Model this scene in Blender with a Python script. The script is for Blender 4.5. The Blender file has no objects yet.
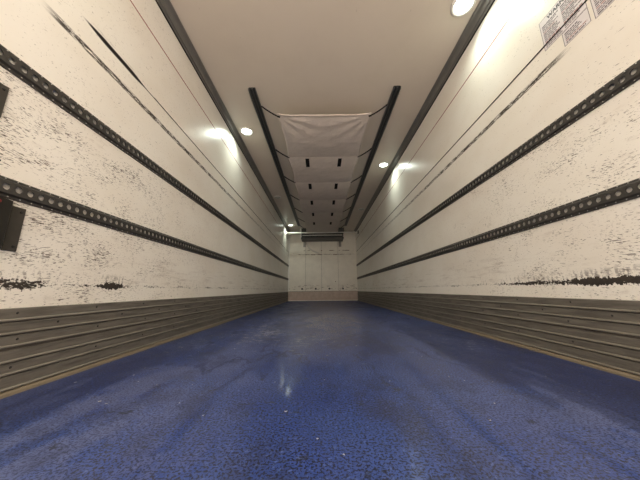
import bpy, bmesh, math, random
from mathutils import Vector, Matrix, noise as mnoise

SC = bpy.context.scene
COL = SC.collection
PI = math.pi

# ---------------------------------------------------------------- camera
HW = 1.245            # half the inner width of the body
LEN = 8.87            # front bulkhead distance
HT = 2.53             # inner height
REAR = -1.15          # open rear end
CAM = Vector((-0.060, 0.0, 0.375))
F_PX = 243.0
pitch = math.atan(50.0 / F_PX); roll = math.radians(0.6); yaw = -0.65 / F_PX
fwd = Vector((math.sin(yaw) * math.cos(pitch), math.cos(yaw) * math.cos(pitch), math.sin(pitch)))
rgt = fwd.cross(Vector((0, 0, 1))).normalized(); upv = rgt.cross(fwd).normalized()
r2 = math.cos(roll) * rgt - math.sin(roll) * upv
u2 = r2.cross(fwd).normalized()
cam_d = bpy.data.cameras.new('camera'); cam = bpy.data.objects.new('camera', cam_d); COL.objects.link(cam)
cam_d.sensor_width = 36.0; cam_d.lens = F_PX / 640.0 * 36.0; cam_d.clip_start = 0.02
cam.matrix_world = Matrix(((r2.x, u2.x, -fwd.x, CAM.x), (r2.y, u2.y, -fwd.y, CAM.y), (r2.z, u2.z, -fwd.z, CAM.z), (0, 0, 0, 1)))
SC.camera = cam

# ---------------------------------------------------------------- world and exposure
world = bpy.data.worlds.new('loading_bay_light'); SC.world = world; world.use_nodes = True
bg = world.node_tree.nodes['Background']
bg.inputs[0].default_value = (1.0, 0.86, 0.735, 1); bg.inputs[1].default_value = 4.15
SC.view_settings.view_transform = 'Standard'; SC.view_settings.look = 'None'
SC.view_settings.exposure = 0.40; SC.view_settings.gamma = 1.0
SC.view_settings.use_curve_mapping = False
LAMP_POWER = 3.1       # radiant watts of one lit lamp
LENS_GLOW = 6.0
LAMP_COL = (0.90, 1.0, 0.88, 1)

# ---------------------------------------------------------------- node helper
class S:
    """socket wrapper with arithmetic"""
    def __init__(s, nt, sock): s.nt, s.k = nt, sock
    def _m(s, op, a, b=None, c=None, clamp=False):
        n = s.nt.nodes.new('ShaderNodeMath'); n.operation = op; n.use_clamp = clamp
        for i, v in enumerate((a, b, c)):
            if v is None: continue
            if isinstance(v, S): s.nt.links.new(v.k, n.inputs[i])
            else: n.inputs[i].default_value = float(v)
        return S(s.nt, n.outputs[0])
    def __add__(s, o): return s._m('ADD', s, o)
    __radd__ = __add__
    def __sub__(s, o): return s._m('SUBTRACT', s, o)
    def __rsub__(s, o): return s._m('SUBTRACT', o, s)
    def __mul__(s, o): return s._m('MULTIPLY', s, o)
    __rmul__ = __mul__
    def __truediv__(s, o): return s._m('DIVIDE', s, o)
    def abs(s): return s._m('ABSOLUTE', s)
    def max(s, o): return s._m('MAXIMUM', s, o)
    def min(s, o): return s._m('MINIMUM', s, o)
    def clamp(s): return s._m('ADD', s, 0.0, clamp=True)
    def pow(s, e): return s._m('POWER', s, e)
    def step(s, a, b):            # smooth 0..1 from a to b
        n = s.nt.nodes.new('ShaderNodeMapRange'); n.interpolation_type = 'SMOOTHSTEP'
        s.nt.links.new(s.k, n.inputs['Value'])
        for key, v in (('From Min', a), ('From Max', b)):
            if isinstance(v, S): s.nt.links.new(v.k, n.inputs[key])
            else: n.inputs[key].default_value = v
        return S(s.nt, n.outputs[0])
    def win(s, a, b, soft):       # 1 between a and b
        return s.step(a - soft, a + soft) * (1.0 - s.step(b - soft, b + soft))

class Mat:
    def __init__(s, name, rough=0.5, metal=0.0, color=(0.5, 0.5, 0.5), spec=0.5):
        s.m = bpy.data.materials.new(name); s.m.use_nodes = True
        s.nt = s.m.node_tree; s.b = s.nt.nodes['Principled BSDF']
        s.b.inputs['Roughness'].default_value = rough; s.b.inputs['Metallic'].default_value = metal
        s.b.inputs['Base Color'].default_value = (*color, 1); s.b.inputs['Specular IOR Level'].default_value = spec
        g = s.nt.nodes.new('ShaderNodeNewGeometry'); sp = s.nt.nodes.new('ShaderNodeSeparateXYZ')
        s.nt.links.new(g.outputs['Position'], sp.inputs[0])
        s.x, s.y, s.z = (S(s.nt, sp.outputs[i]) for i in range(3))
    def vec(s, x, y, z):
        n = s.nt.nodes.new('ShaderNodeCombineXYZ')
        for i, v in enumerate((x, y, z)):
            if isinstance(v, S): s.nt.links.new(v.k, n.inputs[i])
            else: n.inputs[i].default_value = v
        return n.outputs[0]
    def noise(s, vec, scale=1.0, detail=3.0, rough=0.55):
        n = s.nt.nodes.new('ShaderNodeTexNoise'); s.nt.links.new(vec, n.inputs['Vector'])
        n.inputs['Scale'].default_value = scale; n.inputs['Detail'].default_value = detail
        n.inputs['Roughness'].default_value = rough
        return S(s.nt, n.outputs['Fac'])
    def voro(s, vec, scale=1.0):
        n = s.nt.nodes.new('ShaderNodeTexVoronoi'); s.nt.links.new(vec, n.inputs['Vector'])
        n.inputs['Scale'].default_value = scale
        return S(s.nt, n.outputs['Distance'])
    def mix(s, fac, a, b):
        n = s.nt.nodes.new('ShaderNodeMix'); n.data_type = 'RGBA'
        if isinstance(fac, S): s.nt.links.new(fac.k, n.inputs['Factor'])
        else: n.inputs['Factor'].default_value = fac
        for key, v in (('A', a), ('B', b)):
            sock = [i for i in n.inputs if i.name == key and i.type == 'RGBA'][0]
            if isinstance(v, tuple): sock.default_value = (*v, 1)
            else: s.nt.links.new(v, sock)
        return [o for o in n.outputs if o.type == 'RGBA'][0]
    def color(s, sock): s.nt.links.new(sock, s.b.inputs['Base Color'])
    def rough(s, v): s.nt.links.new(v.k, s.b.inputs['Roughness'])
    def bump(s, h, strength=0.3, dist=0.002):
        n = s.nt.nodes.new('ShaderNodeBump'); n.inputs['Strength'].default_value = strength
        n.inputs['Distance'].default_value = dist; s.nt.links.new(h.k, n.inputs['Height'])
        s.nt.links.new(n.outputs[0], s.b.inputs['Normal'])

WHITE = (0.84, 0.81, 0.735)
SCUFF = (0.022, 0.017, 0.014)

def wall_material(name, side):
    M = Mat(name, 0.24, 0, WHITE)
    y, z = M.y, M.z
    near = 1.0 - y.step(0.9, 4.2)                       # the loading end is scratched most
    wob = M.noise(M.vec(0.0, y, z), 2.3, 2)
    zz = z + (wob - 0.5) * 0.10
    patch = M.noise(M.vec(side * 3.0, y, z * 1.6), 2.1, 3)
    low = 1.0 - z.step(1.2, 1.36)
    # faint ageing tint
    c = M.mix(patch.step(0.30, 0.80) * 0.40, WHITE, (0.70, 0.63, 0.52))
    # short scratches that run along the body
    clus = M.noise(M.vec(side * 4.0, y * 4.5, z * 8.0), 1.0, 3, 0.6)
    st1 = M.noise(M.vec(side * 7.0, y * 34.0, zz * 230.0), 1.0, 3.0, 0.65)
    st2 = M.noise(M.vec(side * 11.0, (y + z * 0.45) * 48.0, (z - y * 0.30) * 190.0), 1.0, 2.0, 0.6)
    st3 = M.noise(M.vec(side * 13.0, y * 11.0, zz * 170.0), 1.0, 2.0, 0.6)
    dens = (near * (0.25 + low * 0.75)) * 0.075 + (clus - 0.5) * 0.34 * (0.15 + near * (0.35 + low * 0.65))
    off = 0.022 if side > 0 else 0.0
    th1 = 0.665 + off - dens
    th2 = 0.690 + off * 0.3 - dens * 0.9
    th3 = 0.725 + off * 0.5 - dens * 0.8
    sc = st1.step(th1, th1 + 0.07).max(st2.step(th2, th2 + 0.06) * 0.9).max(st3.step(th3, th3 + 0.05))
    c = M.mix(sc * (0.20 + near * 0.72), c, (0.058, 0.036, 0.024))
    # light brown rubbed haze between the rails and low down
    hz = M.noise(M.vec(2.0, y * 9.0, z * 30.0), 1.0, 4, 0.65)
    c = M.mix((hz.step(0.55, 0.80) * near * low * 0.35), c, (0.33, 0.26, 0.20))
    # lower brown haze band that follows the pallets
    hb = M.noise(M.vec(4.0, y * 3.0, z * 26.0), 1.0, 4, 0.7)
    c = M.mix(hb.step(0.50, 0.74) * z.win(0.41, 0.58, 0.05) * y.step(0.9, 2.0) * 0.55, c, (0.30, 0.235, 0.175))
    # pallet scuff at 0.40 m
    br = M.noise(M.vec(side * 2.0, y * 55.0, z * 18.0), 1.0, 3, 0.65)       # upright bristles
    dash = M.noise(M.vec(side * 5.0, y * 6.0, z * 20.0), 1.0, 4, 0.7)
    if side < 0:
        blob = y.win(1.32, 1.47, 0.05) * 0.42 + y.win(0.6, 1.06, 0.05) * 0.24 + 0.07
        wid = 0.010 + y.win(0.6, 1.05, 0.03) * 0.014 + y.win(1.33, 1.46, 0.04) * 0.010
    else:
        blob = y.win(0.4, 1.24, 0.06) * 0.40 + y.win(1.2, 1.75, 0.14) * 0.22 + 0.06
        wid = 0.010 + y.win(0.4, 1.26, 0.08) * 0.007 + y.win(1.2, 1.55, 0.1) * 0.004
    zb = 0.4085 if side < 0 else 0.403
    spk = M.noise(M.vec(side * 8.0, y * 60.0, z * 130.0), 1.0, 3, 0.7)       # broken rubber specks
    band = 1.0 - ((z - zb - (br - 0.5) * 0.045).abs() / wid).step(0.35, 1.25)
    ink = (dash * 0.40 + spk * 0.60 + blob * (0.50 if side > 0 else 0.40) + (band - 1.0) * 0.20).step(0.53, 0.60)
    rub = band.step(0.0, 0.15) * ink
    c = M.mix(rub * 0.97, c, SCUFF)
    fringe = z.win(zb, zb + 0.055, 0.016) * (0.25 + near * 0.75) * (br * 0.6 + spk * 0.4 + blob * 0.22).step(0.575, 0.66)
    c = M.mix(fringe * 0.60, c, (0.08, 0.062, 0.05))
    # twin tine scrape at 1.60 m
    zl = z + (M.noise(M.vec(1.0, y * 3.0, 0.0), 1.0, 2) - 0.5) * 0.012
    rip = M.noise(M.vec(9.0, y * 13.0, zl * 150.0), 1.0, 4, 0.7)
    d1 = (zl - 1.598).abs()
    start = y.step(0.80, 0.90) if side < 0 else y.step(1.02, 1.16)
    fade = 1.0 - y.step(1.6, 6.5) * 0.72
    scr = (1.0 - d1.step(0.012, 0.020)) * (rip + 0.07 * fade).step(0.51, 0.545) * start * fade
    c = M.mix(scr * 0.95, c, (0.030, 0.023, 0.018))
    if side < 0:                                        # deep gouge on the seam
        w = 0.004 + y.win(1.03, 1.36, 0.07) * 0.0125
        g = (1.0 - ((zl - 1.738).abs() / w).step(0.6, 1.2)) * y.win(0.985, 1.72, 0.03)
        c = M.mix(g, c, (0.02, 0.017, 0.015))
        g2 = (1.0 - (zl - 1.765).abs().step(0.002, 0.007)) * y.win(1.04, 1.30, 0.04) * rip.step(0.42, 0.6)
        c = M.mix(g2 * 0.5, c, (0.2, 0.17, 0.14))
    matte = rub.max(scr).max(sc * near)
    if side < 0: matte = matte.max(g)
    spec = 0.5 - matte * 0.46
    M.nt.links.new(spec.k, M.b.inputs['Specular IOR Level'])
    M.color(c)
    fine = M.noise(M.vec(0.0, y * 20.0, z * 2.6), 1.0, 2)
    M.rough(0.285 + sc * 0.25 + patch * 0.05)
    M.bump(fine + sc * -0.4, 0.07, 0.006)
    return M.m

def plain(name, col, rough=0.5, metal=0.0, var=0.15, scale=18.0, spec=0.5, dark=None):
    M = Mat(name, rough, metal, col, spec)
    n = M.noise(M.vec(M.x, M.y, M.z), scale, 4, 0.6)
    M.color(M.mix((n - 0.35).max(0) * (var * 4), col, dark or tuple(v * 0.55 for v in col)))
    return M.m

# floor: blue granulated coating, dusty and worn
def floor_material():
    M = Mat('blue_floor_coating', 0.4)
    x, y = M.x, M.y
    P = M.vec(x, y, 0.0)
    big = M.noise(P, 1.15, 4, 0.62)
    mid = M.noise(M.vec(x * 1.7, y * 0.9, 3.0), 3.2, 6, 0.68)
    gr = M.noise(P, 150.0, 3, 0.65)
    gr2 = M.noise(P, 80.0, 3, 0.6)
    powder = M.noise(P, 30.0, 6, 0.75)
    c = M.mix(big.step(0.35, 0.70), (0.018, 0.046, 0.215), (0.040, 0.082, 0.285))
    # dust on both sides of the walked middle
    side = ((x - 0.05).abs()).step(0.15, 0.70)
    dust = ((mid + (powder - 0.5) * 0.35).step(0.43, 0.60) * (0.10 + side * 0.62)).clamp()
    c = M.mix(dust * 0.56, c, (0.180, 0.182, 0.225))
    # ground-in dirt
    mott = M.noise(M.vec(x, y * 0.8, 31.0), 5.5, 7, 0.72)
    c = M.mix(mott.step(0.50, 0.66) * 0.55, c, (0.024, 0.030, 0.075))
    # damp navy stains by the walls and in wandering runs
    stain = M.noise(M.vec(x * 1.3, y * 0.55, 8.0), 1.9, 6, 0.62)
    wet = (x - 0.64 + (stain - 0.5) * 0.8).step(0.0, 0.07) * (1.0 - y.step(2.1, 3.1)) * 0.72
    wet = wet.max(stain.step(0.57, 0.63) * 0.62).max((-1.0 * x - 0.90 + (stain - 0.5) * 0.6).step(0.0, 0.10) * 0.55)
    run = M.noise(M.vec(x * 1.5, y * 0.7, 12.0), 1.7, 4, 0.55)
    wet = wet.max((1.0 - (run - 0.5).abs().step(0.006, 0.020)) * mid.step(0.44, 0.54) * y.win(1.0, 4.5, 0.4) * 0.8)
    c = M.mix(wet, c, (0.024, 0.034, 0.105))
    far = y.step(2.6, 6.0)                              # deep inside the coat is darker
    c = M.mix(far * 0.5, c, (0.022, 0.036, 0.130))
    # bare dark chips
    chip = M.noise(M.vec(x * 0.8, y * 1.2, 5.0), 15.0, 5, 0.72)
    c = M.mix(chip.step(0.60, 0.65) * 0.85, c, (0.020, 0.022, 0.032))
    # light scratches and crumbs
    lite = M.noise(M.vec(x * 14.0, y * 30.0, 1.0), 1.0, 5, 0.75)
    scuffs = M.noise(M.vec(x * 1.2, y * 0.8, 21.0), 2.2, 2)
    zone = y.win(1.7, 3.4, 0.4) * x.win(-1.0, 0.1, 0.25)
    c = M.mix((lite + (scuffs - 0.5) * 0.4 + zone * 0.08).step(0.62, 0.70) * y.win(1.5, 4.2, 0.5) * 0.55, c, (0.42, 0.42, 0.46))
    crumb = M.noise(P, 48.0, 0)
    c = M.mix(crumb.step(0.85, 0.87) * 0.8, c, (0.6, 0.58, 0.55))
    # the granules themselves: dark and pale chips in the coat
    clean = (1.0 - dust * 0.8).clamp()
    c = M.mix(gr.step(0.505, 0.45) * (0.30 + clean * 0.70), c, (0.008, 0.010, 0.028))
    c = M.mix(gr2.step(0.58, 0.68) * clean * 0.45, c, (0.11, 0.17, 0.42))
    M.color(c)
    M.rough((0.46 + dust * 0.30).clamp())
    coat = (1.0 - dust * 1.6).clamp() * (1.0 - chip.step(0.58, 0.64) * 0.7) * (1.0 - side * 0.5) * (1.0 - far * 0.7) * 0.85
    M.nt.links.new(coat.k, M.b.inputs['Coat Weight']); M.b.inputs['Coat Roughness'].default_value = 0.085
    M.b.inputs['Specular IOR Level'].default_value = 0.3
    M.bump(gr + gr2 * 0.5, 0.16, 0.0025)
    return M.m

def ceiling_material():
    M = Mat('cream_ceiling_sheet', 0.34, 0, (0.58, 0.52, 0.44), 0.4)
    n = M.noise(M.vec(M.x, M.y, 0.0), 2.0, 4, 0.6)
    sp = M.noise(M.vec(M.x * 22.0, M.y * 9.0, 3.0), 1.0, 2, 0.6)
    c = M.mix(n.step(0.4, 0.8) * 0.35, (0.59, 0.525, 0.445), (0.50, 0.44, 0.365))
    M.color(M.mix((sp + (n - 0.5) * 0.3).step(0.74, 0.80) * 0.4, c, (0.22, 0.18, 0.14)))
    return M.m

MATS = {
    'wall_l': wall_material('scuffed_white_wall_a', -1.0),
    'wall_r': wall_material('scuffed_white_wall_b', 1.0),
    'ceil': ceiling_material(),
    'front': plain('dull_white_bulkhead', (0.78, 0.74, 0.64), 0.42, 0, 0.16, 5.0),
    'front_kick': plain('pinkish_worn_kick_panel', (0.52, 0.41, 0.34), 0.5, 0, 0.30, 9.0),
    'joint': plain('dark_joint', (0.10, 0.085, 0.07), 0.8),
    'kick': None,
    'ridge': plain('worn_lit_ridge', (0.24, 0.22, 0.18), 0.4, 0.2, 0.25, 14),  # worn ridge metal; the light each ridge catches is put into its colour
    'strip': plain('tan_sealant', (0.21, 0.17, 0.115), 0.5, 0, 0.2, 30),
    'rail': plain('black_oxidised_steel', (0.060, 0.055, 0.049), 0.45, 0.35, 0.2, 40),
    'rivet': plain('bright_rivet', (0.62, 0.60, 0.56), 0.3, 0.6),
    'darkrivet': plain('dark_rivet', (0.02, 0.018, 0.016), 0.5, 0.2),
    'trim': plain('grey_aluminium_trim', (0.23, 0.22, 0.205), 0.38, 0.6, 0.2, 12),
    'black': plain('black_rubber', (0.010, 0.009, 0.009), 0.8, 0, 0.1, 18.0, 0.15),
    'red': plain('dark_red_line', (0.26, 0.018, 0.020), 0.5),
    'track': plain('dark_anodised_track', (0.10, 0.10, 0.098), 0.4, 0.6, 0.2, 30),
    'rack': plain('worn_grey_rack', (0.35, 0.35, 0.34), 0.35, 0.8),
    'lamp_rim': plain('white_plastic', (0.75, 0.73, 0.68), 0.35),
    'lens_off': plain('unlit_lens', (0.62, 0.63, 0.58), 0.2),
    'white_bar': plain('white_painted_steel', (0.78, 0.77, 0.72), 0.28),
    'unit': plain('charcoal_unit', (0.035, 0.035, 0.032), 0.45, 0.2),
    'unit_grey': plain('grey_sheet_metal', (0.24, 0.23, 0.21), 0.4, 0.6),
    'bracket': plain('dark_greasy_steel', (0.035, 0.032, 0.027), 0.42, 0.55, 0.25, 30),
    'plate': plain('dull_grey_plate', (0.085, 0.076, 0.062), 0.5, 0.45, 0.25, 30),
    'label': plain('pale_sticker', (0.72, 0.68, 0.68), 0.35, 0, 0.1, 20),
    'ink': plain('grey_print', (0.17, 0.15, 0.165), 0.5),
    'inkdark': plain('black_print', (0.05, 0.045, 0.05), 0.5),
    'inkred': plain('faded_red_print', (0.36, 0.20, 0.19), 0.5),
}
def kick_material():
    M = Mat('ribbed_aluminium_kick_plank', 0.42, 0.25)
    n = M.noise(M.vec(M.x, M.y * 6.0, M.z * 60.0), 1.0, 4, 0.65)
    b = M.noise(M.vec(M.x, M.y * 1.2, M.z * 4.0), 1.0, 3, 0.6)
    c = M.mix(n.step(0.35, 0.70), (0.190, 0.173, 0.143), (0.115, 0.104, 0.086))
    c = M.mix(b.step(0.5, 0.75) * 0.4, c, (0.085, 0.075, 0.062))
    M.color(c); M.rough(0.36 + n * 0.25); M.bump(n, 0.12, 0.002)
    return M.m
MATS['kick'] = kick_material()
def fabric_material():
    M = Mat('white_chute_fabric', 0.75, 0, (0.70, 0.64, 0.60), 0.2)
    n = M.noise(M.vec(M.x * 2.0, M.y * 1.5, M.z), 3.0, 4, 0.6)
    f = M.noise(M.vec(M.x * 5.0, M.y * 9.0, M.z), 1.6, 4, 0.6)
    M.color(M.mix(n.step(0.45, 0.8) * 0.5, (0.60, 0.53, 0.475), (0.49, 0.43, 0.38)))
    M.bump(f, 0.35, 0.03)
    return M.m
MATS['fabric'] = fabric_material()
def lens_material():
    M = Mat('lit_lens', 0.3, 0, (0.9, 0.9, 0.85))
    M.b.inputs['Emission Color'].default_value = LAMP_COL
    M.b.inputs['Emission Strength'].default_value = LENS_GLOW
    return M.m
MATS['lens'] = lens_material()

# ---------------------------------------------------------------- mesh helpers
def link(o, parent=None):
    COL.objects.link(o)
    if parent: o.parent = parent
    return o
def obj(name, bm, mat, parent=None, smooth=False, recalc=True):
    if recalc: bmesh.ops.recalc_face_normals(bm, faces=bm.faces)
    me = bpy.data.meshes.new(name); bm.to_mesh(me); bm.free()
    me.materials.append(MATS[mat] if isinstance(mat, str) else mat)
    if smooth:
        for p in me.polygons: p.use_smooth = True
    return link(bpy.data.objects.new(name, me), parent)
def mobj(name, me, parent=None, loc=(0, 0, 0)):
    o = bpy.data.objects.new(name, me); o.location = loc
    return link(o, parent)
def tag(o, label, cat, group=None):
    o['label'] = label; o['category'] = cat
    if group: o['group'] = group
    return o
def struct(o):
    o['kind'] = 'structure'; return o
def thing(name, label, cat, loc=(0, 0, 0), group=None):
    o = bpy.data.objects.new(name, None); o.location = loc; o.empty_display_size = 0.1; COL.objects.link(o)
    return tag(o, label, cat, group)
def box(bm, x0, x1, y0, y1, z0, z1, bev=0.0):
    r = bmesh.ops.create_cube(bm, size=1.0)
    for v in r['verts']:
        v.co = Vector((x0 + (v.co.x + .5) * (x1 - x0), y0 + (v.co.y + .5) * (y1 - y0), z0 + (v.co.z + .5) * (z1 - z0)))
    if bev > 0:
        es = list({e for v in r['verts'] for e in v.link_edges})
        bmesh.ops.bevel(bm, geom=es, offset=bev, segments=1, affect='EDGES')
    return bm
def prism(bm, prof, y0, y1):
    """closed profile of (x, z) pairs extruded along y"""
    a = [bm.verts.new((x, y0, z)) for x, z in prof]; b = [bm.verts.new((x, y1, z)) for x, z in prof]
    n = len(prof)
    for i in range(n):
        bm.faces.new((a[i], a[(i + 1) % n], b[(i + 1) % n], b[i]))
    bm.faces.new(a); bm.faces.new(list(reversed(b)))
    return bm
def tube(bm, pts, r, seg=8):
    pts = [Vector(p) for p in pts]; rings = []
    for i, p in enumerate(pts):
        d = (pts[min(i + 1, len(pts) - 1)] - pts[max(i - 1, 0)]).normalized()
        a = d.cross(Vector((0, 0, 1)));
        if a.length < 1e-3: a = d.cross(Vector((1, 0, 0)))
        a.normalize(); b = a.cross(d)
        rings.append([bm.verts.new(p + r * (math.cos(2 * PI * k / seg) * a + math.sin(2 * PI * k / seg) * b)) for k in range(seg)])
    for p, q in zip(rings, rings[1:]):
        for k in range(seg): bm.faces.new((p[k], p[(k + 1) % seg], q[(k + 1) % seg], q[k]))
    bm.faces.new(rings[0]); bm.faces.new(list(reversed(rings[-1])))
    return bm
def dome(bm, c, axis, r, h, seg=8, rings=3):
    """shallow cap of radius r, height h on point c along axis"""
    c = Vector(c); n = Vector(axis).normalized()
    a = n.cross(Vector((0, 0, 1)))
    if a.length < 1e-3: a = Vector((1, 0, 0))
    a.normalize(); b = n.cross(a); prev = None
    for i in range(rings):
        t = i / rings * PI / 2
        ring = [bm.verts.new(c + n * h * math.sin(t) + r * math.cos(t) * (math.cos(2 * PI * k / seg) * a + math.sin(2 * PI * k / seg) * b)) for k in range(seg)]
        if prev:
            for k in range(seg): bm.faces.new((prev[k], prev[(k + 1) % seg], ring[(k + 1) % seg], ring[k]))
        else: bm.faces.new(list(reversed(ring)))
        prev = ring
    top = bm.verts.new(c + n * h)
    for k in range(seg): bm.faces.new((prev[k], prev[(k + 1) % seg], top))
    return bm
def B(): return bmesh.new()

# ---------------------------------------------------------------- the shell
T = 0.08
struct(obj('floor', box(B(), -HW, HW, REAR, LEN, -T, 0.0), floor_material()))
struct(obj('ceiling', box(B(), -HW, HW, REAR, LEN, HT, HT + T), 'ceil'))
wl = struct(obj('wall_left', box(B(), -HW - T, -HW, REAR, LEN + T, -T, HT + T), 'wall_l'))
wr = struct(obj('wall_right', box(B(), HW, HW + T, REAR, LEN + T, -T, HT + T), 'wall_r'))
wf = struct(obj('wall_front', box(B(), -HW, HW, LEN, LEN + T, -T, HT + T), 'joint'))

# seams on the side walls: a thin dark red line high up and a dark joint under it
for s, w in ((-1, wl), (1, wr)):
    x0, x1 = sorted((s * HW, s * (HW - 0.0012)))
    red_end = 1.55 if s > 0 else REAR
    obj('seam_line', box(B(), x0, x1, REAR, LEN, 2.175, 2.1830), 'red', w)
    x0, x1 = sorted((s * HW, s * (HW - 0.0024)))
    obj('wall_joint', box(B(), x0, x1, 1.50 if s < 0 else REAR, LEN, 1.7352, 1.7352 + (0.0065 if s < 0 else 0.0085)), 'black', w)

# front bulkhead panels, each its own piece with recessed joints
xs = [-HW + 0.004, -0.62, -0.04, 0.57, HW - 0.004]
rows = [(0.335, 1.655), (1.662, HT - 0.004)]
for z0, z1 in rows:
    for a, b in zip(xs, xs[1:]):
        obj('panel', box(B(), a + 0.003, b - 0.003, LEN - 0.012, LEN, z0, z1, 0.002), 'front', wf)
kp = obj('kick_panel', box(B(), -HW + 0.004, HW - 0.004, LEN - 0.020, LEN, 0.03, 0.325, 0.004), 'front_kick', wf)
obj('edge_strip', box(B(), -HW + 0.004, HW - 0.004, LEN - 0.03, LEN, 0.0, 0.028, 0.004), 'front', wf)
for x in (-1.225, -0.74, -0.255, 0.235, 0.72, 1.215):
    obj('plug', dome(B(), (x, LEN - 0.012, 0.42), (0, -1, 0), 0.034, 0.012, 10), 'darkrivet', wf)
obj('plug', dome(B(), (0.46, LEN - 0.012, 0.67), (0, -1, 0), 0.016, 0.008, 8), 'darkrivet', wf)
rng = random.Random(4)
bm = B()
for z, n in ((1.80, 13), (1.655, 11), (1.645, 6)):      # rub marks along the bulkhead joint
    for _ in range(n):
        x = rng.uniform(-1.0, 1.0); l = rng.uniform(0.03, 0.16); h = rng.uniform(0.004, 0.014)
        box(bm, x, min(x + l, 1.1), LEN - 0.0132, LEN - 0.0121, z - h, z + h)
for _ in range(60):                                     # grime on the panel bottoms
    x = rng.uniform(-1.15, 1.1); l = rng.uniform(0.02, 0.12); z = rng.uniform(0.36, 0.56); h = rng.uniform(0.002, 0.006)
    box(bm, x, x + l, LEN - 0.0132, LEN - 0.0121, z - h, z + h)
o = obj('rub_marks', bm, plain('brown_rub', (0.22, 0.17, 0.125), 0.6), wf); o['kind'] = 'stuff'

# corner angles of the front bulkhead
for k, s in enumerate((-1, 1)):
    bm = B()
    prism_pts = [(0, 0), (0.045, 0), (0.045, 0.006), (0.006, 0.006), (0.006, 0.045), (0, 0.045)]
    a = [bm.verts.new((s * (HW - px), LEN - 0.021 - py, 0.33)) for px, py in prism_pts]
    b = [bm.verts.new((s * (HW - px), LEN - 0.021 - py, HT)) for px, py in prism_pts]
    for i in range(6): bm.faces.new((a[i], a[(i + 1) % 6], b[(i + 1) % 6], b[i]))
    bm.faces.new(a); bm.faces.new(b)
    struct(obj('trim_%d' % (k + 1), bm, 'white_bar' if s < 0 else 'front'))

# cove trim between walls and ceiling
def cove(s):
    pr = [(0, -0.070), (0.010, -0.070), (0.012, -0.056), (0.020, -0.052)]
    for i in range(7):
        t = i / 6 * PI / 2
        pr.append((0.022 + 0.036 * (1 - math.cos(t)), -0.050 + 0.040 * math.sin(t)))
    pr += [(0.066, -0.008), (0.066, 0.0), (0, 0)]
    return [(s * (HW - x), HT + z) for x, z in pr]
for k, s in enumerate((-1, 1)):
    t = struct(obj('trim_%d' % (k + 3), prism(B(), cove(s), REAR, LEN - 0.07), 'trim'))
    xa, xb = sorted((s * HW, s * (HW - 0.006)))
    obj('gasket', box(B(), xa, xb, REAR, LEN - 0.07, HT - 0.079, HT - 0.071), 'black', t)

# ribbed kick planks along both walls
PZ = [(0.270, 0.319), (0.2215, 0.266), (0.1745, 0.2175), (0.120, 0.1645), (0.0745, 0.116), (0.0205, 0.0705)]
for side, s in (('left', -1), ('right', 1)):
    xa, xb = sorted((s * HW, s * (HW - 0.004)))
    base = struct(obj('baseboard_' + side, box(B(), xa, xb, REAR, LEN - 0.03, 0.0, 0.316), 'joint'))
    for i, (z0, z1) in enumerate(PZ):
        pr = [(0.004, z1), (0.010, z1 - 0.001), (0.0115, z1 - 0.004), (0.0115, z0 + 0.006), (0.011, z0), (0.004, z0)]
        p = obj('plank', prism(B(), [(s * (HW - x), z) for x, z in pr], REAR, LEN - 0.03), 'kick', base)
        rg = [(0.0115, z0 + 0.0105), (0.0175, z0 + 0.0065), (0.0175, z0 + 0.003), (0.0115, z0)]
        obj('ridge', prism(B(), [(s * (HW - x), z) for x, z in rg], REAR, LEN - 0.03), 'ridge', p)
        if i in (0, 1, 2, 4):
            bm = B(); yy = 0.62 + (0.0, 0.17, 0.02, 0.03)[(0, 1, 2, 2, 3)[i]] if i < 4 else 0.65
            zc = (z0 + z1) / 2 + 0.006
            rr = random.Random(i * 7 + (s > 0) * 3)
            while yy < LEN - 0.2:
                dome(bm, (s * (HW - 0.0112), yy + rr.uniform(-0.01, 0.01), zc), (-s, 0, 0), 0.0052, 0.003, 7, 2)
                yy += 0.345
            o = obj('rivets', bm, 'darkrivet', p); o['kind'] = 'stuff'
    pr = [(0.004, 0.0195), (0.015, 0.0175), (0.021, 0.010), (0.022, 0.0), (0.004, 0.0)]
    obj('sealant_strip', prism(B(), [(s * (HW - x), z) for x, z in pr], REAR, LEN - 0.03), 'strip', base)

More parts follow.
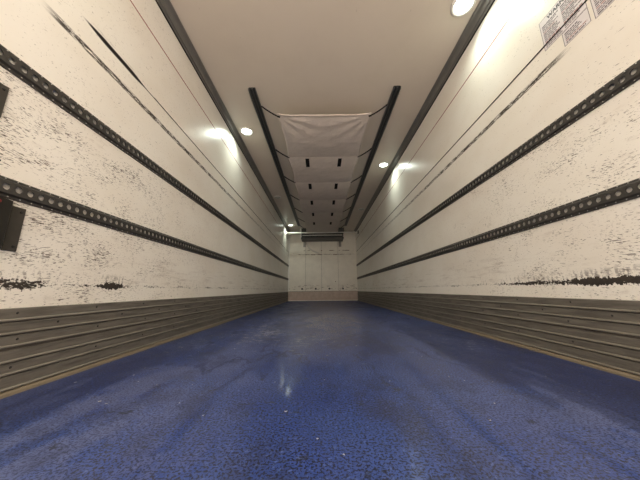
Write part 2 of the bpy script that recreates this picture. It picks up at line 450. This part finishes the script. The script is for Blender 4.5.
# ---------------------------------------------------------------- lashing rails
RAIL_Y0, RAIL_Y1, PITCH, HR = -0.60, LEN - 0.035, 0.0385, 0.0125
def make_rail(s, zc, label, phase):
    t = thing('lashing_rail', label, 'rail', (s * HW, RAIL_Y0, zc), 'perforated lashing rails on the side walls')
    # local frame: px = distance off the wall, y along, z up
    L = RAIL_Y1 - RAIL_Y0
    def P(px, y, z): return (-s * px, y, z)
    FZ0, FZ1, D = -0.021, 0.021, 0.015
    bm = B(); n = int(L / PITCH); seg = 12
    for i in range(n):                                   # web: one square with a round hole after another
        y0, y1 = i * PITCH, (i + 1) * PITCH; yc = (y0 + y1) / 2
        ring, back, outer = [], [], []
        for k in range(seg):
            a = 2 * PI * (k + .5) / seg; ca, sa = math.cos(a), math.sin(a)
            ring.append(bm.verts.new(P(D, yc + HR * ca, HR * sa)))
            back.append(bm.verts.new(P(D - 0.005, yc + HR * 0.97 * ca, HR * 0.97 * sa)))
            m = min((PITCH / 2) / abs(ca), FZ1 / abs(sa))
            outer.append(bm.verts.new(P(D, yc + m * ca, m * sa)))
        for k in range(seg):
            j = (k + 1) % seg
            bm.faces.new((outer[k], outer[j], ring[j], ring[k]))
            bm.faces.new((ring[k], ring[j], back[j], back[k]))
        # corners of the square
        for sy in (-1, 1):
            for sz in (-1, 1):
                c = bm.verts.new(P(D, yc + sy * PITCH / 2, sz * FZ1))
                cand = sorted(outer, key=lambda v: (v.co - c.co).length)[:2]
                bm.faces.new((c, cand[0], cand[1]))
    web = obj('web', bm, 'rail', t)
    # top and bottom flanges with sloping shoulders
    up = [(0.0, 0.037), (0.004, 0.037), (0.005, 0.028), (D - 0.003, 0.0230), (D, 0.021), (D - 0.004, 0.0195), (0.0, 0.024)]
    dn = [(0.0, -0.024), (D - 0.004, -0.0195), (D, -0.021), (D, -0.0235), (D - 0.003, -0.025), (0.006, -0.0275), (0.005, -0.030), (0.008, -0.0375), (0.007, -0.040), (0.0, -0.040)]
    obj('upper_flange', prism(B(), [(-s * x, z) for x, z in up], 0, L), 'rail', t)
    obj('lower_flange', prism(B(), [(-s * x, z) for x, z in dn], 0, L), 'rail', t)
    bm = B()
    for i in range(n):
        y = (i + phase) * PITCH
        if y > 4.6: break
        dome(bm, P(0.0043, y, 0.0325), (-s, 0, 0.1), 0.0030, 0.0018, 6, 2)
        dome(bm, P(0.0062, y + 0.017, -0.0335), (-s, 0, 0.1), 0.0030, 0.0018, 6, 2)
    o = obj('rivets', bm, 'rivet', t); o['kind'] = 'stuff'
    return t
make_rail(-1, 1.245, 'black perforated steel rail, upper of two on the wall with dark brackets', 0.15)
make_rail(-1, 0.766, 'black perforated steel rail, lower of two on the wall with dark brackets', 0.45)
make_rail(1, 1.240, 'black perforated steel rail, upper of two on the wall with warning label', 0.3)
make_rail(1, 0.772, 'black perforated steel rail, lower of two on the wall with warning label', 0.6)

# ---------------------------------------------------------------- wall brackets at the loading end
def wall_bracket(name, y1, z0, z1, label, depth):
    t = thing(name, label, 'bracket', (-HW, y1, z0), 'dark steel brackets under the rails')
    h = z1 - z0
    obj('flange_plate', box(B(), 0, 0.007, -0.045, 0, 0, h, 0.0015), 'plate', t)
    bm = B()                                             # folded channel body with a slanted head
    pr = [(0.0, -0.045), (0.006, -0.045), (depth, -0.075), (depth, -0.165), (0.0, -0.185)]
    a = [bm.verts.new((x, y, 0.004)) for x, y in pr]
    b = [bm.verts.new((x, y, h + 0.012 - 0.25 * x + (-0.03 - y) * 0.12)) for x, y in pr]
    for i in range(5): bm.faces.new((a[i], a[(i + 1) % 5], b[(i + 1) % 5], b[i]))
    bm.faces.new(a); bm.faces.new(b)
    obj('channel', bm, 'bracket', t)
    for z in (0.018, h - 0.018):
        obj('bolt', dome(B(), (0.007, -0.014, z), (1, 0, 0), 0.006, 0.004, 6, 2), 'darkrivet', t)
    return t
b1 = wall_bracket('wall_bracket', 0.925, 0.532, 0.704, 'dark steel wall bracket with slanted head below the lower lashing rail', 0.045)
obj('warning_dot', dome(B(), (0.0452, -0.112, 0.166), (1, 0, 0), 0.006, 0.003, 8, 2), 'red', b1)
wall_bracket('wall_bracket', 0.785, 1.012, 1.140, 'dark steel wall bracket between the upper and lower lashing rails', 0.03)
hk = thing('wall_hook', 'small black hook on the wall just above the lower lashing rail', 'hook', (-HW, 0.78, 0.835))
obj('hook_plate', box(B(), 0, 0.006, -0.05, 0.03, 0, 0.012, 0.001), 'black', hk)
obj('hook_tip', tube(B(), [(0.003, 0.0, 0.006), (0.02, 0.01, 0.006), (0.026, 0.02, 0.014)], 0.004, 6), 'black', hk)

# ---------------------------------------------------------------- warning stickers
def sticker(y_far, y_near, z0, z1, label, seed, title=None):
    W, H = y_far - y_near, z1 - z0
    t = thing('warning_label', label, 'label', (HW, y_far, z0))
    X = -0.0004
    def rect(bm, u0, u1, v0, v1, lift): box(bm, X - lift, X, -u1, -u0, v0, v1)
    obj('sheet', box(B(), X - 0.0002, 0.0, -W, 0, 0, H), 'label', t)
    bm = B(); e = 0.0022
    rect(bm, 0, W, 0, e, 0.0006); rect(bm, 0, W, H - e, H, 0.0006); rect(bm, 0, e, 0, H, 0.0006); rect(bm, W - e, W, 0, H, 0.0006)
    obj('border', bm, 'ink', t)
    rr = random.Random(seed); bm = B(); bmr = B(); v = H - (0.042 if title else 0.014); line = 0
    cols = [(0.012, W * 0.50), (W * 0.53, W - 0.012)] if W > 0.18 else [(0.012, W - 0.012)]
    while v > 0.012:
        hgt = 0.0052 if line % 5 else 0.0075
        for c0, c1 in cols:
            u = c0; stop = c1 - rr.uniform(0, 0.04)
            while u < stop:
                l = min(rr.uniform(0.008, 0.026), stop - u)
                rect(bmr if line % 6 == 4 else bm, u, u + l, v - hgt, v, 0.0008); u += l + 0.003
        v -= hgt + 0.0048; line += 1
    o = obj('text_lines', bm, 'ink', t); o['kind'] = 'stuff'
    if len(bmr.verts): o = obj('red_text_lines', bmr, 'inkred', t); o['kind'] = 'stuff'
    else: bmr.free()
    if title:
        cu = bpy.data.curves.new('lettering', 'FONT'); cu.body = title; cu.size = 0.031; cu.extrude = 0.0003; cu.offset = 0.0012
        tmp = bpy.data.objects.new('tmp_text', cu); COL.objects.link(tmp)
        dg = bpy.context.evaluated_depsgraph_get()
        me = bpy.data.meshes.new_from_object(tmp.evaluated_get(dg)); me.materials.clear(); me.materials.append(MATS['inkdark'])
        bpy.data.objects.remove(tmp)
        ox = bpy.data.objects.new('lettering', me); link(ox, t)
        ox.matrix_local = Matrix(((0, 0, -1, X - 0.0007), (-1, 0, 0, -0.050), (0, 1, 0, H - 0.032), (0, 0, 0, 1)))
    return t
sticker(1.157, 0.932, 1.706, 1.900, 'pale printed sticker headed WARNING on the scuffed wall', 1, 'WARNING')
sticker(1.060, 0.932, 1.622, 1.704, 'small pale sticker with red and grey lines under the WARNING sticker', 2)
sticker(0.916, 0.55, 1.610, 1.900, 'wide pale sticker of small grey print beside the WARNING sticker', 3)

# ---------------------------------------------------------------- ceiling lamps
def make_lamp(x, y, lit, label):
    t = thing('ceiling_lamp', label, 'lamp', (x, y, HT), 'round ceiling lamps along the body')
    bm = B(); prof = [(0.088, 0.0), (0.088, -0.008), (0.082, -0.014), (0.070, -0.014), (0.068, -0.006), (0.068, 0.0)]
    seg = 28; rings = [[bm.verts.new((r * math.cos(2 * PI * k / seg), r * math.sin(2 * PI * k / seg), z)) for k in range(seg)] for r, z in prof]
    for p, q in zip(rings, rings[1:]):
        for k in range(seg): bm.faces.new((p[k], p[(k + 1) % seg], q[(k + 1) % seg], q[k]))
    obj('rim', bm, 'lamp_rim', t, True)
    obj('lens', dome(B(), (0, 0, -0.006), (0, 0, -1), 0.0675, 0.022, 16, 3), 'lens' if lit else 'lens_off', t, True)
    if lit:                                              # the lamp's own light, thrown down from the lens
        ld = bpy.data.lights.new('lamp_light', 'AREA'); ld.shape = 'DISK'; ld.size = 0.12; ld.spread = math.radians(138); ld.energy = LAMP_POWER; ld.color = LAMP_COL[:3]
        lo = bpy.data.objects.new('lamp_light', ld); lo.location = (0, 0, -0.030); link(lo, t)
    return t
LX = 1.062
make_lamp(-LX, 0.52, True, 'lit round ceiling lamp above the dark wall brackets')
make_lamp(-LX, 2.97, True, 'lit round ceiling lamp beside the open end of the chute track')
make_lamp(-LX, 5.39, False, 'unlit round ceiling lamp on the side of the bracket wall')
make_lamp(-LX, 7.90, True, 'lit round ceiling lamp near the white cross bar')
make_lamp(LX, 1.476, True, 'lit round ceiling lamp near the warning label')
make_lamp(LX, 3.93, True, 'lit round ceiling lamp alongside the middle of the fabric chute')
make_lamp(LX, 6.33, False, 'unlit round ceiling lamp on the side of the warning label wall')

# ---------------------------------------------------------------- chute tracks
TY0, TY1, TX = 2.24, 8.05, 0.785
def make_track(s, label):
    t = thing('chute_track', label, 'track', (s * TX, TY0, HT))
    L = TY1 - TY0
    pr = [(-0.036, 0), (0.036, 0), (0.036, -0.030), (0.030, -0.030), (0.030, -0.006), (0.006, -0.006), (0.006, -0.024), (-0.002, -0.024), (-0.002, -0.006), (-0.030, -0.006), (-0.030, -0.030), (-0.036, -0.030)]
    obj('channel', prism(B(), [(s * x, z) for x, z in pr], 0, L), 'track', t)
    bm = B(); y = 0.01
    while y < L - 0.02:
        xa, xb = sorted((s * 0.0365, s * 0.046)); box(bm, xa, xb, y, y + 0.018, -0.032, 0.0); y += 0.034
    obj('rack_teeth', bm, 'rack', t)
    return t
make_track(-1, 'dark toothed chute track on the bracket wall side of the ceiling')
make_track(1, 'dark toothed chute track on the warning label side of the ceiling')

# ---------------------------------------------------------------- fabric air chute
ROWS = [2.52 + 0.905 * i for i in range(7)]
CY0, CY1, CW, CZ = 2.50, 8.30, 0.553, 2.384
chute = thing('air_chute', 'white fabric air chute slung under the ceiling with black slots', 'air duct', (0, CY0, CZ))
def chute_z(x, y):
    z = CZ
    i = min(max((y - ROWS[0]) / 0.905, 0.0), 6.0); f = i - math.floor(i)
    z -= 0.026 * math.sin(PI * f) ** 0.8 * (1 - 0.35 * (x / CW) ** 2)
    if y > 7.6: z -= 0.045 * min((y - 7.6) / 0.7, 1.0) ** 1.3
    edge = max(0.0, (abs(x) / CW - 0.72) / 0.28)
    z += 0.020 * edge * (1 - math.sin(PI * f)) ** 2
    w = mnoise.fractal(Vector((x * 4.0, y * 5.5, 1.3)), 1.0, 2.0, 3)
    z += 0.0045 * w
    for sx in (-1, 1):                                   # folds fanning from the front corners
        dx, dy = (CW - sx * x), y - CY0
        r = math.hypot(dx, dy)
        if r < 0.75:
            a = math.atan2(dy, dx)
            z += 0.010 * math.sin(a * 15.0) * (1 - r / 0.75) * min(1.0, r * 6)
    return z
def chute_x(u, y):
    i = min(max((y - ROWS[0]) / 0.905, 0.0), 6.0); f = i - math.floor(i)
    w = CW - 0.030 * math.sin(PI * f)
    return u * w
bm = B(); NX, NY = 44, 260; grid = []
for j in range(NY + 1):
    y = CY0 + (CY1 - CY0) * j / NY
    row = []
    for i in range(NX + 1):
        x = chute_x(-1 + 2 * i / NX, y)
        row.append(bm.verts.new((x, y - CY0, chute_z(x, y) - CZ)))
    grid.append(row)
for j in range(NY):
    for i in range(NX):
        bm.faces.new((grid[j][i], grid[j][i + 1], grid[j + 1][i + 1], grid[j + 1][i]))
sheet = obj('sheet', bm, 'fabric', chute, True)
sm = sheet.modifiers.new('thickness', 'SOLIDIFY'); sm.thickness = 0.004; sm.offset = 1.0
pts = [(chute_x(-1 + i / 10, CY0), 0.004, chute_z(chute_x(-1 + i / 10, CY0), CY0) - CZ + 0.003) for i in range(21)]
obj('front_hem', tube(B(), pts, 0.009, 8), 'fabric', chute, True)
for r in ROWS[1:]:
    pts = [(chute_x(-1 + i / 8, r), r - CY0, chute_z(chute_x(-1 + i / 8, r), r) - CZ - 0.001) for i in range(17)]
    obj('batten_seam', tube(B(), pts, 0.0045, 6), 'fabric', chute, True)
for r in ROWS[1:6]:
    for s in (-1, 1):
        bm = B(); x = s * 0.255; n = 5; top, bot = [], []
        for k in range(n):
            y = r + 0.030 + 0.215 * k / (n - 1); z = min(chute_z(x - 0.022, y), chute_z(x + 0.022, y)) - CZ
            top.append([bm.verts.new((x + q, y - CY0, z + 0.001)) for q in (-0.029, 0.029)])
            bot.append([bm.verts.new((x + q, y - CY0, z - 0.006)) for q in (-0.029, 0.029)])
        for k in range(n - 1):
            bm.faces.new((top[k][0], top[k][1], top[k + 1][1], top[k + 1][0])); bm.faces.new((bot[k][0], bot[k][1], bot[k + 1][1], bot[k + 1][0]))
            for q in (0, 1): bm.faces.new((top[k][q], bot[k][q], bot[k + 1][q], top[k + 1][q]))
        for k in (0, n - 1): bm.faces.new((top[k][0], top[k][1], bot[k][1], bot[k][0]))
        obj('slot_flap', bm, 'black', chute)
for r in ROWS:
    for s in (-1, 1):
        xe = s * CW; ze = chute_z(xe, r) - CZ
        y = r - CY0
        a = Vector((s * (TX - 0.046), y - 0.035, HT - CZ - 0.026)); b = Vector((xe - s * 0.006, y + 0.012, ze - 0.004))
        mid = (a + b) / 2 + Vector((0, 0, -0.008))
        c = obj('tension_cord', tube(B(), [a, (a + mid) / 2 + Vector((0, 0, -.003)), mid, (mid + b) / 2 + Vector((0, 0, -.003)), b], 0.0080, 6), 'black', chute, True)
        obj('cord_hook', tube(B(), [b + Vector((s * 0.012, -0.004, 0.002)), b + Vector((-s * 0.020, 0.006, -0.002))], 0.011, 6), 'black', c)

# ---------------------------------------------------------------- cooling unit at the front bulkhead
UZ = 2.135
ev = thing('evaporator_unit', 'black box cooling unit under the ceiling on the far bulkhead', 'cooling unit', (0, LEN - 0.012, UZ))
EY0 = -0.52
obj('housing', box(B(), -0.735, 0.735, EY0 + 0.02, 0, 0.06, HT - UZ, 0.008), 'unit', ev)
obj('drip_tray', prism(B(), [(0, 0)] * 0 + [(-0.75, 0.0), (0.75, 0.0), (0.75, 0.058), (-0.75, 0.058)], EY0 - 0.01, -0.002), 'unit', ev)
obj('front_lip', box(B(), -0.70, 0.70, EY0 - 0.004, EY0 + 0.019, 0.118, 0.140, 0.003), 'white_bar', ev)
obj('outlet_frame', box(B(), -0.72, 0.72, EY0 - 0.006, EY0 + 0.019, 0.245, 0.275, 0.003), 'unit', ev)
gr = obj('intake_grille', box(B(), -0.69, 0.69, EY0 + 0.010, EY0 + 0.0195, 0.065, 0.114), 'black', ev)
for i in range(3):
    obj('grille_slat', box(B(), -0.685, 0.685, EY0 + 0.002, EY0 + 0.010, 0.071 + i * 0.016, 0.077 + i * 0.016), 'unit', gr)
for s in (-1, 1):
    xa, xb = sorted((s * 0.61, s * 0.70))
    obj('mounting_bracket', box(B(), xa, xb, -0.03, 0, -0.20, -0.0005, 0.003), 'unit_grey', ev)
obj('side_fitting', box(B(), -0.775, -0.737, EY0 + 0.0, EY0 + 0.10, 0.03, 0.39, 0.004), 'white_bar', ev)
obj('side_fitting', box(B(), 0.737, 0.765, EY0 + 0.0, EY0 + 0.10, 0.20, 0.39, 0.004), 'unit', ev)

# drain hose from the unit down the bulkhead
dh = obj('drain_hose', tube(B(), [(-0.565, LEN - 0.06, 2.11), (-0.535, LEN - 0.05, 1.98), (-0.46, LEN - 0.036, 1.87), (-0.33, LEN - 0.034, 1.775), (-0.14, LEN - 0.034, 1.70)], 0.021, 8), 'lamp_rim', None, True)
tag(dh, 'pale drain hose curving down the bulkhead from the cooling unit', 'hose')

# white cross bar wall to wall in front of the cooling unit
BY, BZ = 8.12, 2.305
cb = thing('cross_bar', 'white round bar spanning wall to wall in front of the cooling unit', 'bar', (0, BY, BZ))
obj('tube', tube(B(), [(-HW + 0.03, 0, 0), (HW - 0.03, 0, 0)], 0.019, 10), 'white_bar', cb, True)
for s in (-1, 1):
    xa, xb = sorted((s * HW, s * (HW - 0.034)))
    obj('end_bracket', box(B(), xa, xb, -0.05, 0.05, -0.05, 0.05, 0.006), 'white_bar' if s < 0 else 'unit_grey', cb)
